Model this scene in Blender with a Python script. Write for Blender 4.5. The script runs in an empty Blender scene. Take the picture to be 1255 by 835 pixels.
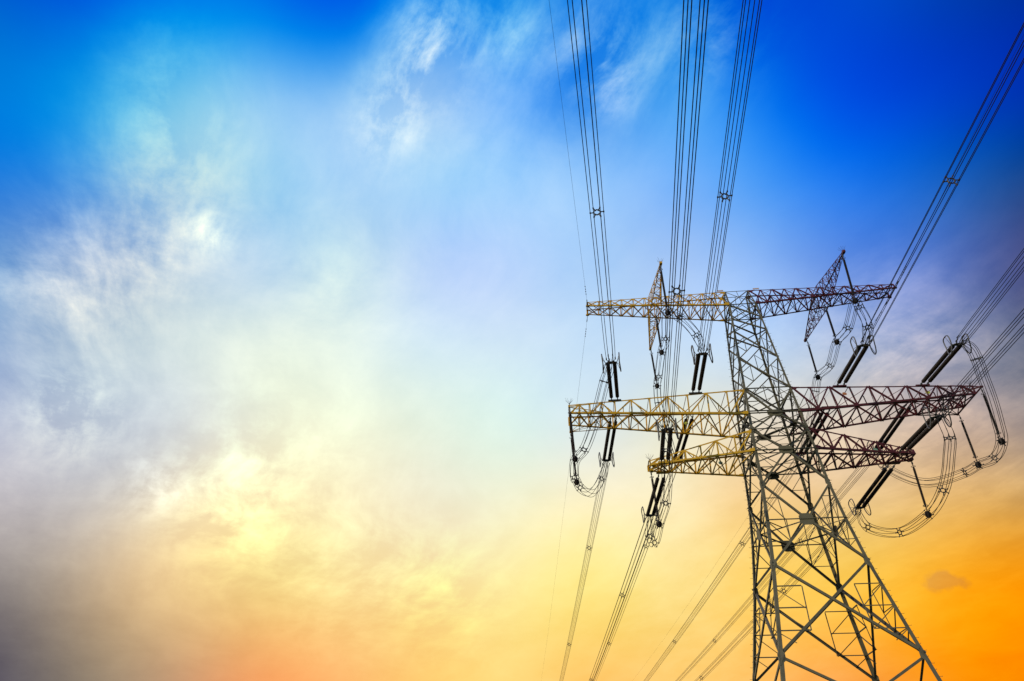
import bpy, math, random
from math import sin, cos, tan, pi, radians, hypot
from mathutils import Vector, Matrix

SC = bpy.context.scene
COL = SC.collection
random.seed(7)

# ------------------------------------------------------------------ camera
PITCH, ROLL, FPX = 36.325, -0.1346, 834.8
cam_data = bpy.data.cameras.new('camera')
cam_data.sensor_fit = 'HORIZONTAL'
cam_data.sensor_width = 36.0
cam_data.lens = FPX / 1255.0 * 36.0
cam_data.clip_start = 0.1
cam_data.clip_end = 8000.0
cam = bpy.data.objects.new('camera', cam_data)
COL.objects.link(cam)
cam.matrix_world = (Matrix.Translation((0, 0, 1.6))
                    @ Matrix.Rotation(radians(90 + PITCH), 4, 'X')
                    @ Matrix.Rotation(radians(ROLL), 4, 'Z'))
SC.camera = cam

# ------------------------------------------------------------------ sky and sun
SUN_EL, SUN_AZ = 27.0, 238.0          # degrees; azimuth clockwise from +Y (behind the viewer, to the left)
sun_data = bpy.data.lights.new('sun', 'SUN')
sun_data.energy = 2.1
sun_data.angle = radians(0.5)
sun_data.color = (1.0, 0.86, 0.62)
sun = bpy.data.objects.new('sun', sun_data)
COL.objects.link(sun)
sdir = Vector((sin(radians(SUN_AZ)) * cos(radians(SUN_EL)), cos(radians(SUN_AZ)) * cos(radians(SUN_EL)), sin(radians(SUN_EL))))
sun.rotation_euler = sdir.to_track_quat('Z', 'Y').to_euler()
sun.location = (0, -40, 120)

SC.view_settings.view_transform = 'Standard'
SC.view_settings.look = 'None'
SC.view_settings.exposure = 0.0
SC.view_settings.gamma = 1.0
SC.view_settings.use_curve_mapping = False
SC.render.filter_size = 1.5
SC.cycles.max_bounces = 4
SC.cycles.use_denoising = False

# Sunset sky as a function of world direction: every entry is (direction, colour, cloud contrast), colours in
# display space; between the directions the sky blends smoothly.
SKY_K = 165
SKY = [
    ((-0.558, 0.378, 0.739), (0.277, 0.337, 0.633), (0.000, 0.003, 0.020)),
    ((-0.489, 0.397, 0.777), (-0.449, -0.066, 0.799), (0.019, 0.031, 0.020)),
    ((-0.409, 0.416, 0.812), (-0.911, 0.314, 0.912), (0.021, 0.034, 0.022)),
    ((-0.319, 0.432, 0.844), (-0.074, 0.439, 0.828), (0.000, 0.000, 0.020)),
    ((-0.219, 0.445, 0.869), (-1.000, -0.052, 0.825), (0.000, 0.002, 0.018)),
    ((-0.111, 0.453, 0.885), (0.121, 0.501, 0.893), (0.305, 0.180, 0.047)),
    ((0.000, 0.456, 0.890), (-0.096, 0.497, 0.813), (0.427, 0.249, 0.061)),
    ((0.111, 0.453, 0.885), (0.442, 0.604, 0.918), (0.314, 0.190, 0.050)),
    ((0.219, 0.445, 0.869), (-0.363, 0.339, 0.830), (0.166, 0.101, 0.028)),
    ((0.319, 0.432, 0.844), (-0.008, 0.048, 0.702), (0.036, 0.027, 0.014)),
    ((0.409, 0.416, 0.812), (0.080, 0.478, 0.846), (0.000, 0.008, 0.013)),
    ((0.489, 0.397, 0.777), (0.224, 0.278, 0.641), (0.000, 0.010, 0.015)),
    ((0.558, 0.378, 0.739), (-0.048, 0.197, 0.312), (0.000, 0.008, 0.014)),
    ((-0.576, 0.447, 0.685), (-0.203, 0.637, 0.816), (0.000, 0.000, 0.018)),
    ((-0.506, 0.471, 0.722), (-0.314, 0.583, 0.932), (0.089, 0.061, 0.018)),
    ((-0.425, 0.495, 0.758), (1.300, 1.204, 0.847), (0.266, 0.142, 0.011)),
    ((-0.332, 0.515, 0.790), (0.949, 0.859, 0.996), (0.148, 0.077, 0.006)),
    ((-0.228, 0.532, 0.815), (0.644, 0.834, 0.900), (0.000, 0.000, 0.000)),
    ((-0.116, 0.543, 0.832), (1.179, 0.981, 0.899), (0.349, 0.192, 0.039)),
    ((0.000, 0.546, 0.838), (0.290, 0.612, 1.035), (0.450, 0.258, 0.058)),
    ((0.116, 0.543, 0.832), (-0.187, 0.207, 0.741), (0.285, 0.173, 0.044)),
    ((0.228, 0.532, 0.815), (0.764, 1.003, 0.985), (0.130, 0.078, 0.020)),
    ((0.332, 0.515, 0.790), (-0.048, 0.413, 0.932), (0.014, 0.013, 0.009)),
    ((0.425, 0.495, 0.758), (-0.560, 0.032, 0.787), (0.001, 0.009, 0.014)),
    ((0.506, 0.471, 0.722), (0.080, 0.206, 0.831), (0.007, 0.016, 0.018)),
    ((0.576, 0.447, 0.685), (-0.288, 0.071, 0.932), (0.004, 0.016, 0.020)),
    ((-0.589, 0.515, 0.622), (-0.069, 0.090, 0.791), (0.008, 0.024, 0.019)),
    ((-0.519, 0.545, 0.658), (0.078, 0.519, 0.962), (0.144, 0.098, 0.033)),
    ((-0.437, 0.574, 0.693), (0.906, 0.839, 0.795), (0.358, 0.203, 0.041)),
    ((-0.343, 0.599, 0.724), (0.243, 0.726, 0.865), (0.318, 0.174, 0.033)),
    ((-0.236, 0.620, 0.748), (0.867, 0.870, 0.998), (0.176, 0.095, 0.016)),
    ((-0.121, 0.633, 0.764), (0.322, 0.735, 0.917), (0.213, 0.115, 0.017)),
    ((0.000, 0.638, 0.770), (0.819, 0.938, 0.968), (0.235, 0.132, 0.024)),
    ((0.121, 0.633, 0.764), (0.767, 0.907, 0.998), (0.172, 0.100, 0.021)),
    ((0.236, 0.620, 0.748), (0.303, 0.561, 0.973), (0.078, 0.046, 0.010)),
    ((0.343, 0.599, 0.724), (0.337, 0.673, 0.922), (0.031, 0.024, 0.009)),
    ((0.437, 0.574, 0.693), (0.082, 0.453, 1.012), (0.027, 0.026, 0.017)),
    ((0.519, 0.545, 0.658), (0.079, 0.584, 0.850), (0.035, 0.034, 0.029)),
    ((0.589, 0.515, 0.622), (0.118, 0.217, 0.012), (0.038, 0.036, 0.034)),
    ((-0.598, 0.582, 0.551), (0.616, 0.858, 0.810), (0.183, 0.131, 0.041)),
    ((-0.528, 0.617, 0.584), (0.542, 0.440, 0.617), (0.242, 0.164, 0.053)),
    ((-0.445, 0.650, 0.616), (0.686, 0.812, 0.831), (0.277, 0.181, 0.069)),
    ((-0.349, 0.680, 0.644), (0.657, 0.715, 0.981), (0.263, 0.165, 0.062)),
    ((-0.241, 0.705, 0.667), (0.671, 0.840, 0.806), (0.209, 0.130, 0.048)),
    ((-0.123, 0.720, 0.682), (0.767, 0.771, 0.962), (0.145, 0.089, 0.024)),
    ((0.000, 0.726, 0.688), (0.629, 0.747, 0.949), (0.108, 0.068, 0.014)),
    ((0.123, 0.720, 0.682), (0.570, 0.750, 0.919), (0.081, 0.050, 0.011)),
    ((0.241, 0.705, 0.667), (0.662, 0.728, 0.852), (0.048, 0.032, 0.011)),
    ((0.349, 0.680, 0.644), (0.563, 0.705, 0.930), (0.057, 0.042, 0.018)),
    ((0.445, 0.650, 0.616), (0.320, 0.390, 0.704), (0.075, 0.056, 0.028)),
    ((0.528, 0.617, 0.584), (0.233, 0.431, 0.954), (0.077, 0.057, 0.037)),
    ((0.598, 0.582, 0.551), (0.517, 0.227, 0.451), (0.073, 0.055, 0.040)),
    ((-0.601, 0.644, 0.474), (0.302, 0.408, 0.735), (0.233, 0.174, 0.081)),
    ((-0.531, 0.683, 0.502), (0.879, 0.970, 0.852), (0.214, 0.160, 0.081)),
    ((-0.448, 0.720, 0.530), (0.876, 0.914, 0.856), (0.140, 0.109, 0.075)),
    ((-0.352, 0.754, 0.554), (1.017, 1.031, 0.840), (0.130, 0.097, 0.059)),
    ((-0.243, 0.782, 0.575), (0.897, 0.914, 0.877), (0.109, 0.079, 0.039)),
    ((-0.124, 0.799, 0.588), (0.810, 0.927, 0.979), (0.099, 0.072, 0.032)),
    ((0.000, 0.806, 0.592), (0.845, 0.878, 0.905), (0.082, 0.060, 0.023)),
    ((0.124, 0.799, 0.588), (0.767, 0.871, 0.935), (0.052, 0.038, 0.016)),
    ((0.243, 0.782, 0.575), (0.711, 0.806, 0.943), (0.049, 0.039, 0.022)),
    ((0.352, 0.754, 0.554), (0.870, 1.022, 1.129), (0.091, 0.067, 0.038)),
    ((0.448, 0.720, 0.530), (0.456, 0.554, 0.707), (0.128, 0.090, 0.048)),
    ((0.531, 0.683, 0.502), (0.652, 0.769, 0.942), (0.120, 0.083, 0.047)),
    ((0.601, 0.644, 0.474), (-0.116, 0.088, 0.031), (0.104, 0.074, 0.047)),
    ((-0.598, 0.700, 0.391), (0.808, 0.778, 0.792), (0.181, 0.160, 0.115)),
    ((-0.528, 0.741, 0.414), (0.547, 0.637, 0.705), (0.145, 0.133, 0.111)),
    ((-0.445, 0.782, 0.437), (0.794, 0.790, 0.948), (0.092, 0.089, 0.091)),
    ((-0.349, 0.818, 0.457), (0.818, 0.848, 0.730), (0.082, 0.078, 0.068)),
    ((-0.241, 0.847, 0.473), (1.034, 1.062, 0.889), (0.061, 0.057, 0.045)),
    ((-0.123, 0.866, 0.484), (0.832, 0.862, 0.751), (0.073, 0.059, 0.053)),
    ((0.000, 0.873, 0.488), (0.820, 0.971, 0.896), (0.069, 0.048, 0.038)),
    ((0.123, 0.866, 0.484), (0.746, 0.813, 0.932), (0.055, 0.040, 0.025)),
    ((0.241, 0.847, 0.473), (0.950, 0.917, 0.669), (0.067, 0.053, 0.036)),
    ((0.349, 0.818, 0.457), (0.880, 0.814, 0.765), (0.105, 0.087, 0.071)),
    ((0.445, 0.782, 0.437), (0.954, 0.899, 0.679), (0.149, 0.113, 0.080)),
    ((0.528, 0.741, 0.414), (1.006, 0.667, 0.502), (0.154, 0.114, 0.074)),
    ((0.598, 0.700, 0.391), (0.650, 0.572, 0.746), (0.131, 0.100, 0.065)),
    ((-0.589, 0.748, 0.306), (1.131, 0.965, 0.822), (0.144, 0.143, 0.114)),
    ((-0.519, 0.791, 0.324), (0.565, 0.644, 0.817), (0.134, 0.137, 0.117)),
    ((-0.437, 0.832, 0.341), (1.050, 0.953, 0.605), (0.136, 0.138, 0.121)),
    ((-0.343, 0.869, 0.356), (1.080, 0.911, 0.702), (0.120, 0.125, 0.116)),
    ((-0.236, 0.899, 0.368), (0.931, 0.800, 0.649), (0.087, 0.100, 0.126)),
    ((-0.121, 0.919, 0.376), (0.938, 0.900, 0.846), (0.066, 0.077, 0.108)),
    ((0.000, 0.925, 0.379), (0.938, 0.893, 0.760), (0.047, 0.054, 0.077)),
    ((0.121, 0.919, 0.376), (1.117, 0.968, 0.765), (0.049, 0.059, 0.081)),
    ((0.236, 0.899, 0.368), (0.950, 0.951, 0.859), (0.070, 0.088, 0.121)),
    ((0.343, 0.869, 0.356), (0.962, 0.563, 0.148), (0.086, 0.099, 0.124)),
    ((0.437, 0.832, 0.341), (0.736, 0.651, 0.785), (0.107, 0.107, 0.109)),
    ((0.519, 0.791, 0.324), (0.733, 0.633, 0.441), (0.124, 0.121, 0.094)),
    ((0.589, 0.748, 0.306), (0.686, 0.646, 0.242), (0.122, 0.123, 0.078)),
    ((-0.576, 0.787, 0.222), (0.025, 0.160, 0.223), (0.087, 0.088, 0.072)),
    ((-0.506, 0.830, 0.234), (1.144, 0.820, 0.461), (0.082, 0.082, 0.067)),
    ((-0.425, 0.871, 0.246), (1.119, 0.805, 0.519), (0.096, 0.092, 0.070)),
    ((-0.332, 0.908, 0.256), (0.737, 0.816, 0.385), (0.080, 0.084, 0.074)),
    ((-0.228, 0.937, 0.265), (1.016, 0.959, 0.624), (0.049, 0.072, 0.090)),
    ((-0.116, 0.956, 0.270), (0.881, 0.713, 0.409), (0.027, 0.055, 0.082)),
    ((0.000, 0.962, 0.272), (1.014, 0.972, 0.677), (0.022, 0.045, 0.072)),
    ((0.116, 0.956, 0.270), (0.899, 0.849, 0.230), (0.031, 0.056, 0.092)),
    ((0.228, 0.937, 0.265), (0.935, 0.842, 0.585), (0.050, 0.091, 0.151)),
    ((0.332, 0.908, 0.256), (1.035, 0.871, 0.314), (0.049, 0.091, 0.141)),
    ((0.425, 0.871, 0.246), (1.004, 1.000, 0.244), (0.046, 0.083, 0.107)),
    ((0.506, 0.830, 0.234), (1.166, 0.786, -0.093), (0.050, 0.089, 0.076)),
    ((0.576, 0.787, 0.222), (1.171, 0.359, -0.244), (0.060, 0.102, 0.055)),
    ((-0.558, 0.818, 0.141), (0.062, 0.116, 0.415), (0.042, 0.039, 0.034)),
    ((-0.489, 0.860, 0.148), (0.375, 0.393, 0.247), (0.037, 0.031, 0.024)),
    ((-0.409, 0.899, 0.155), (0.518, 0.523, 0.599), (0.042, 0.035, 0.019)),
    ((-0.319, 0.934, 0.161), (1.134, 0.373, 0.117), (0.033, 0.038, 0.027)),
    ((-0.219, 0.962, 0.165), (0.884, 0.631, 0.426), (0.009, 0.035, 0.036)),
    ((-0.111, 0.979, 0.168), (0.997, 0.709, 0.299), (0.002, 0.033, 0.047)),
    ((0.000, 0.986, 0.169), (0.914, 0.810, 0.458), (0.010, 0.034, 0.054)),
    ((0.111, 0.979, 0.168), (0.962, 0.527, 0.274), (0.019, 0.044, 0.074)),
    ((0.219, 0.962, 0.165), (0.947, 0.796, 0.476), (0.029, 0.068, 0.116)),
    ((0.319, 0.934, 0.161), (0.913, 0.563, 0.214), (0.024, 0.073, 0.120)),
    ((0.409, 0.899, 0.155), (0.860, 0.403, 0.439), (0.016, 0.069, 0.094)),
    ((0.489, 0.860, 0.148), (0.852, 0.335, 0.036), (0.009, 0.066, 0.059)),
    ((0.558, 0.818, 0.141), (0.773, 0.519, 0.016), (0.008, 0.068, 0.033)),
    ((-0.662, 0.210, 0.719), (0.379, 0.378, 0.743), (0.000, 0.000, 0.019)),
    ((-0.652, 0.757, -0.039), (0.198, -0.118, -0.136), (0.046, 0.043, 0.035)),
    ((-0.569, 0.231, 0.789), (0.250, 0.310, 0.754), (0.000, 0.000, 0.019)),
    ((-0.559, 0.828, -0.043), (0.234, -0.079, -0.129), (0.040, 0.037, 0.029)),
    ((-0.377, 0.260, 0.889), (-0.521, 0.252, 0.843), (0.000, 0.018, 0.021)),
    ((-0.369, 0.928, -0.048), (0.648, 0.306, 0.201), (0.033, 0.035, 0.027)),
    ((-0.120, 0.279, 0.953), (-0.392, 0.339, 0.854), (0.199, 0.126, 0.039)),
    ((-0.117, 0.992, -0.051), (0.914, 0.567, 0.318), (0.012, 0.036, 0.047)),
    ((0.162, 0.277, 0.947), (-0.153, 0.351, 0.825), (0.216, 0.131, 0.037)),
    ((0.158, 0.986, -0.051), (0.930, 0.610, 0.326), (0.019, 0.055, 0.086)),
    ((0.410, 0.256, 0.875), (0.021, 0.276, 0.652), (0.020, 0.021, 0.016)),
    ((0.401, 0.915, -0.047), (0.864, 0.455, 0.165), (0.014, 0.068, 0.077)),
    ((0.592, 0.226, 0.773), (-0.065, 0.177, 0.355), (0.000, 0.009, 0.015)),
    ((0.582, 0.812, -0.042), (0.784, 0.422, 0.023), (0.009, 0.069, 0.041)),
    ((0.679, 0.206, 0.704), (-0.104, 0.138, 0.365), (0.000, 0.010, 0.016)),
    ((0.670, 0.742, -0.038), (0.779, 0.415, 0.014), (0.015, 0.073, 0.038)),
    ((-0.681, 0.365, 0.635), (0.439, 0.493, 0.766), (0.000, 0.008, 0.021)),
    ((0.683, 0.364, 0.633), (-0.145, 0.074, 0.499), (0.009, 0.019, 0.022)),
    ((-0.709, 0.504, 0.493), (-0.389, 0.194, 0.683), (0.120, 0.099, 0.048)),
    ((0.711, 0.503, 0.491), (0.195, 0.052, 0.183), (0.068, 0.055, 0.040)),
    ((-0.708, 0.627, 0.324), (0.350, 0.491, 0.758), (0.159, 0.139, 0.093)),
    ((0.710, 0.626, 0.323), (0.428, 0.336, 0.352), (0.105, 0.095, 0.059)),
    ((-0.678, 0.720, 0.149), (0.404, 0.129, 0.092), (0.085, 0.081, 0.065)),
    ((0.680, 0.718, 0.149), (0.799, 0.411, 0.070), (0.050, 0.090, 0.047)),
    ((0.000, -0.990, 0.139), (0.588, 0.608, 0.569), (0.050, 0.050, 0.040)),
    ((0.000, -0.766, 0.643), (0.471, 0.569, 0.647), (0.050, 0.050, 0.040)),
    ((0.700, -0.700, 0.139), (0.588, 0.588, 0.529), (0.050, 0.050, 0.040)),
    ((-0.700, -0.700, 0.139), (0.588, 0.596, 0.549), (0.050, 0.050, 0.040)),
    ((0.612, -0.354, 0.707), (0.275, 0.412, 0.647), (0.050, 0.050, 0.040)),
    ((-0.612, -0.354, 0.707), (0.431, 0.549, 0.667), (0.050, 0.050, 0.040)),
    ((0.000, -0.342, 0.940), (0.275, 0.451, 0.706), (0.050, 0.050, 0.040)),
    ((0.974, -0.085, 0.208), (0.627, 0.510, 0.373), (0.050, 0.050, 0.040)),
    ((-0.974, -0.085, 0.208), (0.549, 0.510, 0.490), (0.050, 0.050, 0.040)),
    ((0.000, 0.906, -0.423), (0.471, 0.412, 0.294), (0.050, 0.050, 0.040)),
    ((0.785, 0.453, -0.423), (0.471, 0.392, 0.275), (0.050, 0.050, 0.040)),
    ((-0.785, 0.453, -0.423), (0.392, 0.373, 0.333), (0.050, 0.050, 0.040)),
    ((0.000, -0.906, -0.423), (0.392, 0.392, 0.333), (0.050, 0.050, 0.040)),
    ((0.785, -0.453, -0.423), (0.431, 0.392, 0.314), (0.050, 0.050, 0.040)),
    ((-0.785, -0.453, -0.423), (0.392, 0.384, 0.333), (0.050, 0.050, 0.040)),
]
WISPS = [
    ((-0.422, 0.460, 0.781), 538, (0.07, 0.05, 0.01)),
    ((-0.441, 0.518, 0.733), 562, (0.08, 0.06, 0.02)),
    ((-0.454, 0.573, 0.682), 362, (0.12, 0.07, 0.00)),
    ((-0.397, 0.649, 0.649), 2928, (0.22, 0.17, 0.06)),
    ((-0.412, 0.627, 0.661), 2862, (0.16, 0.12, 0.05)),
    ((-0.100, 0.479, 0.872), 724, (0.58, 0.34, 0.07)),
    ((-0.129, 0.520, 0.844), 872, (0.54, 0.34, 0.07)),
    ((-0.163, 0.561, 0.811), 1054, (0.48, 0.31, 0.07)),
    ((-0.178, 0.594, 0.784), 1282, (0.31, 0.19, 0.05)),
    ((-0.008, 0.490, 0.872), 1005, (0.18, 0.12, 0.02)),
    ((0.014, 0.473, 0.881), 2899, (0.06, 0.04, 0.01)),
    ((0.118, 0.504, 0.856), 503, (0.34, 0.20, 0.04)),
    ((0.131, 0.547, 0.827), 1246, (0.28, 0.16, 0.05)),
    ((0.256, 0.474, 0.843), 417, (0.28, 0.16, 0.03)),
    ((-0.574, 0.612, 0.544), 515, (0.14, 0.10, 0.05)),
    ((-0.526, 0.649, 0.550), 434, (0.12, 0.09, 0.04)),
    ((-0.465, 0.637, 0.615), 932, (0.18, 0.13, 0.05)),
    ((-0.528, 0.586, 0.614), 846, (0.12, 0.09, 0.04)),
    ((-0.558, 0.702, 0.442), 2438, (0.16, 0.16, 0.10)),
    ((-0.543, 0.726, 0.422), 719, (0.16, 0.15, 0.08)),
    ((-0.377, 0.844, 0.381), 495, (0.06, 0.09, 0.08)),
    ((-0.456, 0.811, 0.367), 1630, (0.09, 0.10, 0.10)),
    ((-0.240, 0.718, 0.653), 406, (0.06, 0.05, 0.01)),
    ((-0.093, 0.955, 0.281), 382, (0.02, 0.08, 0.02)),
    ((0.522, 0.717, 0.461), 140, (0.14, 0.11, 0.07)),
    ((0.492, 0.690, 0.530), 330, (0.10, 0.06, 0.02)),
    ((-0.436, 0.567, 0.699), 331, (0.08, 0.05, 0.00)),
    ((-0.426, 0.459, 0.780), 536, (0.03, 0.01, 0.00)),
    ((-0.331, 0.843, 0.423), 167, (0.03, 0.06, 0.04)),
    ((-0.354, 0.871, 0.341), 356, (0.05, 0.08, 0.03)),
    ((-0.219, 0.927, 0.305), 240, (0.03, 0.06, 0.04)),
]
DARK = [((0.4959, 0.8322, 0.2479), 26000), ((0.5050, 0.8267, 0.2482), 20000), ((0.5140, 0.8208, 0.2493), 20000), ((0.5222, 0.8165, 0.2461), 24000), ((0.5296, 0.8127, 0.2430), 30000)]
NISHITA_STRENGTH = 0.05

world = bpy.data.worlds.new('World')
SC.world = world
world.use_nodes = True
WN = world.node_tree
WN.nodes.clear()


def wnode(kind, **kw):
    n = WN.nodes.new(kind)
    for k, v in kw.items():
        setattr(n, k, v)
    return n


def wmath(op, a, b=None, c=None):
    n = wnode('ShaderNodeMath', operation=op)
    for i, x in enumerate((a, b, c)):
        if x is None:
            continue
        if isinstance(x, (int, float)):
            n.inputs[i].default_value = x
        else:
            WN.links.new(x, n.inputs[i])
    return n.outputs[0]


def wvec(op, a, b=None, c=None, scale=None):
    n = wnode('ShaderNodeVectorMath', operation=op)
    for i, x in enumerate((a, b, c)):
        if x is None:
            continue
        if isinstance(x, (tuple, list)):
            n.inputs[i].default_value = x
        else:
            WN.links.new(x, n.inputs[i])
    if scale is not None:
        if isinstance(scale, (int, float)):
            n.inputs['Scale'].default_value = scale
        else:
            WN.links.new(scale, n.inputs['Scale'])
    return n.outputs['Value'] if op in ('DOT_PRODUCT', 'LENGTH') else n.outputs['Vector']


def lobe(direction, centre, k):                    # exp(k * (dot - 1))
    d = wvec('DOT_PRODUCT', direction, centre)
    return wmath('POWER', math.e, wmath('MULTIPLY_ADD', d, k, -k))


geo = wnode('ShaderNodeTexCoord')
DIR = wvec('NORMALIZE', geo.outputs['Generated'])

# cloud layer: directions projected on a flat layer high above, warped by a slow noise, then a detailed noise
sep = wnode('ShaderNodeSeparateXYZ')
WN.links.new(DIR, sep.inputs[0])
zc = wmath('ADD', wmath('MAXIMUM', sep.outputs['Z'], 0.0), 0.22)
flat = wnode('ShaderNodeCombineXYZ')
WN.links.new(wmath('DIVIDE', sep.outputs['X'], zc), flat.inputs[0])
WN.links.new(wmath('DIVIDE', sep.outputs['Y'], zc), flat.inputs[1])


def wnoise(vec, scale, detail, rough, distort=0.0, lac=2.0, color=False):
    n = wnode('ShaderNodeTexNoise', noise_dimensions='3D')
    WN.links.new(vec, n.inputs['Vector'])
    n.inputs['Scale'].default_value = scale
    n.inputs['Detail'].default_value = detail
    n.inputs['Roughness'].default_value = rough
    n.inputs['Distortion'].default_value = distort
    n.inputs['Lacunarity'].default_value = lac
    return n.outputs['Color'] if color else n.outputs['Fac']


warp = wvec('SUBTRACT', wnoise(flat.outputs[0], 1.3, 3, 0.55, color=True), (0.5, 0.5, 0.5))
warped = wvec('MULTIPLY_ADD', warp, (0.34, 0.34, 0.3), flat.outputs[0])
mapn = wnode('ShaderNodeMapping')
mapn.inputs['Rotation'].default_value = (0, 0, radians(-28))
mapn.inputs['Scale'].default_value = (1.35, 0.95, 1.0)
WN.links.new(warped, mapn.inputs['Vector'])
streak = wnoise(mapn.outputs[0], 3.0, 11, 0.66)
soft = wnoise(warped, 1.5, 5, 0.5)
puff = wnoise(warped, 8.5, 9, 0.66)
rotn = wnode('ShaderNodeVectorRotate', rotation_type='Z_AXIS')
WN.links.new(warped, rotn.inputs['Vector'])
rotn.inputs['Angle'].default_value = radians(-24)
fibre = wnoise(wvec('MULTIPLY', rotn.outputs[0], (2.4, 0.8, 1.0)), 4.0, 9, 0.62)
cirrus = wmath('MULTIPLY_ADD', puff, 0.9, wmath('MULTIPLY_ADD', streak, 0.9, wmath('MULTIPLY', soft, 0.4)))
cirrus = wmath('SUBTRACT', wmath('MULTIPLY_ADD', fibre, 0.9, cirrus), 1.55)
cirrus = wmath('MULTIPLY', cirrus, 0.9)

total = None
col_sum = None
amp_sum = None
for c, rgb, amp in SKY:
    w = lobe(DIR, c, SKY_K)
    a = wvec('SCALE', rgb, scale=w)
    b = wvec('SCALE', amp, scale=w)
    total = w if total is None else wmath('ADD', total, w)
    col_sum = a if col_sum is None else wvec('ADD', col_sum, a)
    amp_sum = b if amp_sum is None else wvec('ADD', amp_sum, b)
inv = wmath('DIVIDE', 1.0, total)
base = wvec('SCALE', col_sum, scale=inv)
amp = wvec('SCALE', amp_sum, scale=inv)
sky = wvec('MULTIPLY_ADD', amp, wvec('SCALE', (1, 1, 1), scale=cirrus), base)
# single wisps of cloud: soft lobes broken up by the same noises
wisp_tex = wmath('MAXIMUM', wmath('MULTIPLY_ADD', wmath('MULTIPLY_ADD', puff, 0.7, fibre), 3.9, -2.85), 0.0)
wisp_sum = None
for c, k, rgb in WISPS:
    v = wvec('SCALE', rgb, scale=lobe(DIR, c, k))
    wisp_sum = v if wisp_sum is None else wvec('ADD', wisp_sum, v)
sky = wvec('MULTIPLY_ADD', wisp_sum, wvec('SCALE', (1, 1, 1), scale=wisp_tex), sky)
# the one small dark cloud low on the right
small = None
for c, k in DARK:
    s_ = lobe(DIR, c, k)
    small = s_ if small is None else wmath('ADD', small, s_)
small = wmath('MULTIPLY', small, wmath('MULTIPLY_ADD', wnoise(DIR, 38.0, 7, 0.66), 4.2, -1.55))
small = wmath('MINIMUM', wmath('MAXIMUM', wmath('MULTIPLY_ADD', small, 1.15, -0.32), 0.0), 1.0)
sky = wvec('MULTIPLY_ADD', (-0.085, -0.06, 0.06), wvec('SCALE', (1, 1, 1), scale=small), sky)
sky = wvec('MINIMUM', wvec('MAXIMUM', sky, (0, 0, 0)), (1.0, 1.0, 1.0))
gam = wnode('ShaderNodeGamma')
gam.inputs['Gamma'].default_value = 2.2
WN.links.new(sky, gam.inputs['Color'])
bg = wnode('ShaderNodeBackground')
bg.inputs['Strength'].default_value = 1.0
WN.links.new(gam.outputs[0], bg.inputs['Color'])
nish = wnode('ShaderNodeTexSky', sky_type='NISHITA')
nish.sun_disc = False
nish.sun_elevation = radians(SUN_EL)
nish.sun_rotation = radians(SUN_AZ)
bg2 = wnode('ShaderNodeBackground')
bg2.inputs['Strength'].default_value = NISHITA_STRENGTH
# the clear-sky radiance is filtered by the sunset colours before it is added
WN.links.new(wvec('MULTIPLY', nish.outputs[0], gam.outputs[0]), bg2.inputs['Color'])
add = wnode('ShaderNodeAddShader')
WN.links.new(bg.outputs[0], add.inputs[0])
WN.links.new(bg2.outputs[0], add.inputs[1])
out = wnode('ShaderNodeOutputWorld')
WN.links.new(add.outputs[0], out.inputs['Surface'])
world.cycles.sampling_method = 'MANUAL'
world.cycles.sample_map_resolution = 512


# ------------------------------------------------------------------ materials
def new_mat(name, base, rough=0.5, metal=0.0, var=0.25, scale=3.0, fine=30.0, bump=0.0, stain=None, spec=0.5):
    m = bpy.data.materials.new(name)
    m.use_nodes = True
    nt = m.node_tree
    b = nt.nodes['Principled BSDF']
    tc = nt.nodes.new('ShaderNodeTexCoord')
    n1 = nt.nodes.new('ShaderNodeTexNoise')
    n1.inputs['Scale'].default_value = scale
    n1.inputs['Detail'].default_value = 6
    n2 = nt.nodes.new('ShaderNodeTexNoise')
    n2.inputs['Scale'].default_value = fine
    n2.inputs['Detail'].default_value = 4
    nt.links.new(tc.outputs['Object'], n1.inputs['Vector'])
    nt.links.new(tc.outputs['Object'], n2.inputs['Vector'])
    ramp = nt.nodes.new('ShaderNodeValToRGB')
    ramp.color_ramp.elements[0].position = 0.3
    ramp.color_ramp.elements[1].position = 0.72
    lo = [max(0, c * (1 - var)) for c in base]
    hi = [min(1, c * (1 + var)) for c in base]
    ramp.color_ramp.elements[0].color = (*(stain or lo), 1)
    ramp.color_ramp.elements[1].color = (*hi, 1)
    mid = ramp.color_ramp.elements.new(0.45 if stain else 0.5)
    mid.color = (*base, 1)
    mix = nt.nodes.new('ShaderNodeMath')
    mix.operation = 'MULTIPLY_ADD'
    mix.inputs[1].default_value = 0.3
    nt.links.new(n2.outputs['Fac'], mix.inputs[0])
    sc = nt.nodes.new('ShaderNodeMath')
    sc.operation = 'MULTIPLY'
    sc.inputs[1].default_value = 0.7
    nt.links.new(n1.outputs['Fac'], sc.inputs[0])
    nt.links.new(sc.outputs[0], mix.inputs[2])
    nt.links.new(mix.outputs[0], ramp.inputs['Fac'])
    nt.links.new(ramp.outputs['Color'], b.inputs['Base Color'])
    b.inputs['Roughness'].default_value = rough
    b.inputs['Metallic'].default_value = metal
    b.inputs['Specular IOR Level'].default_value = spec
    return m


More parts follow.
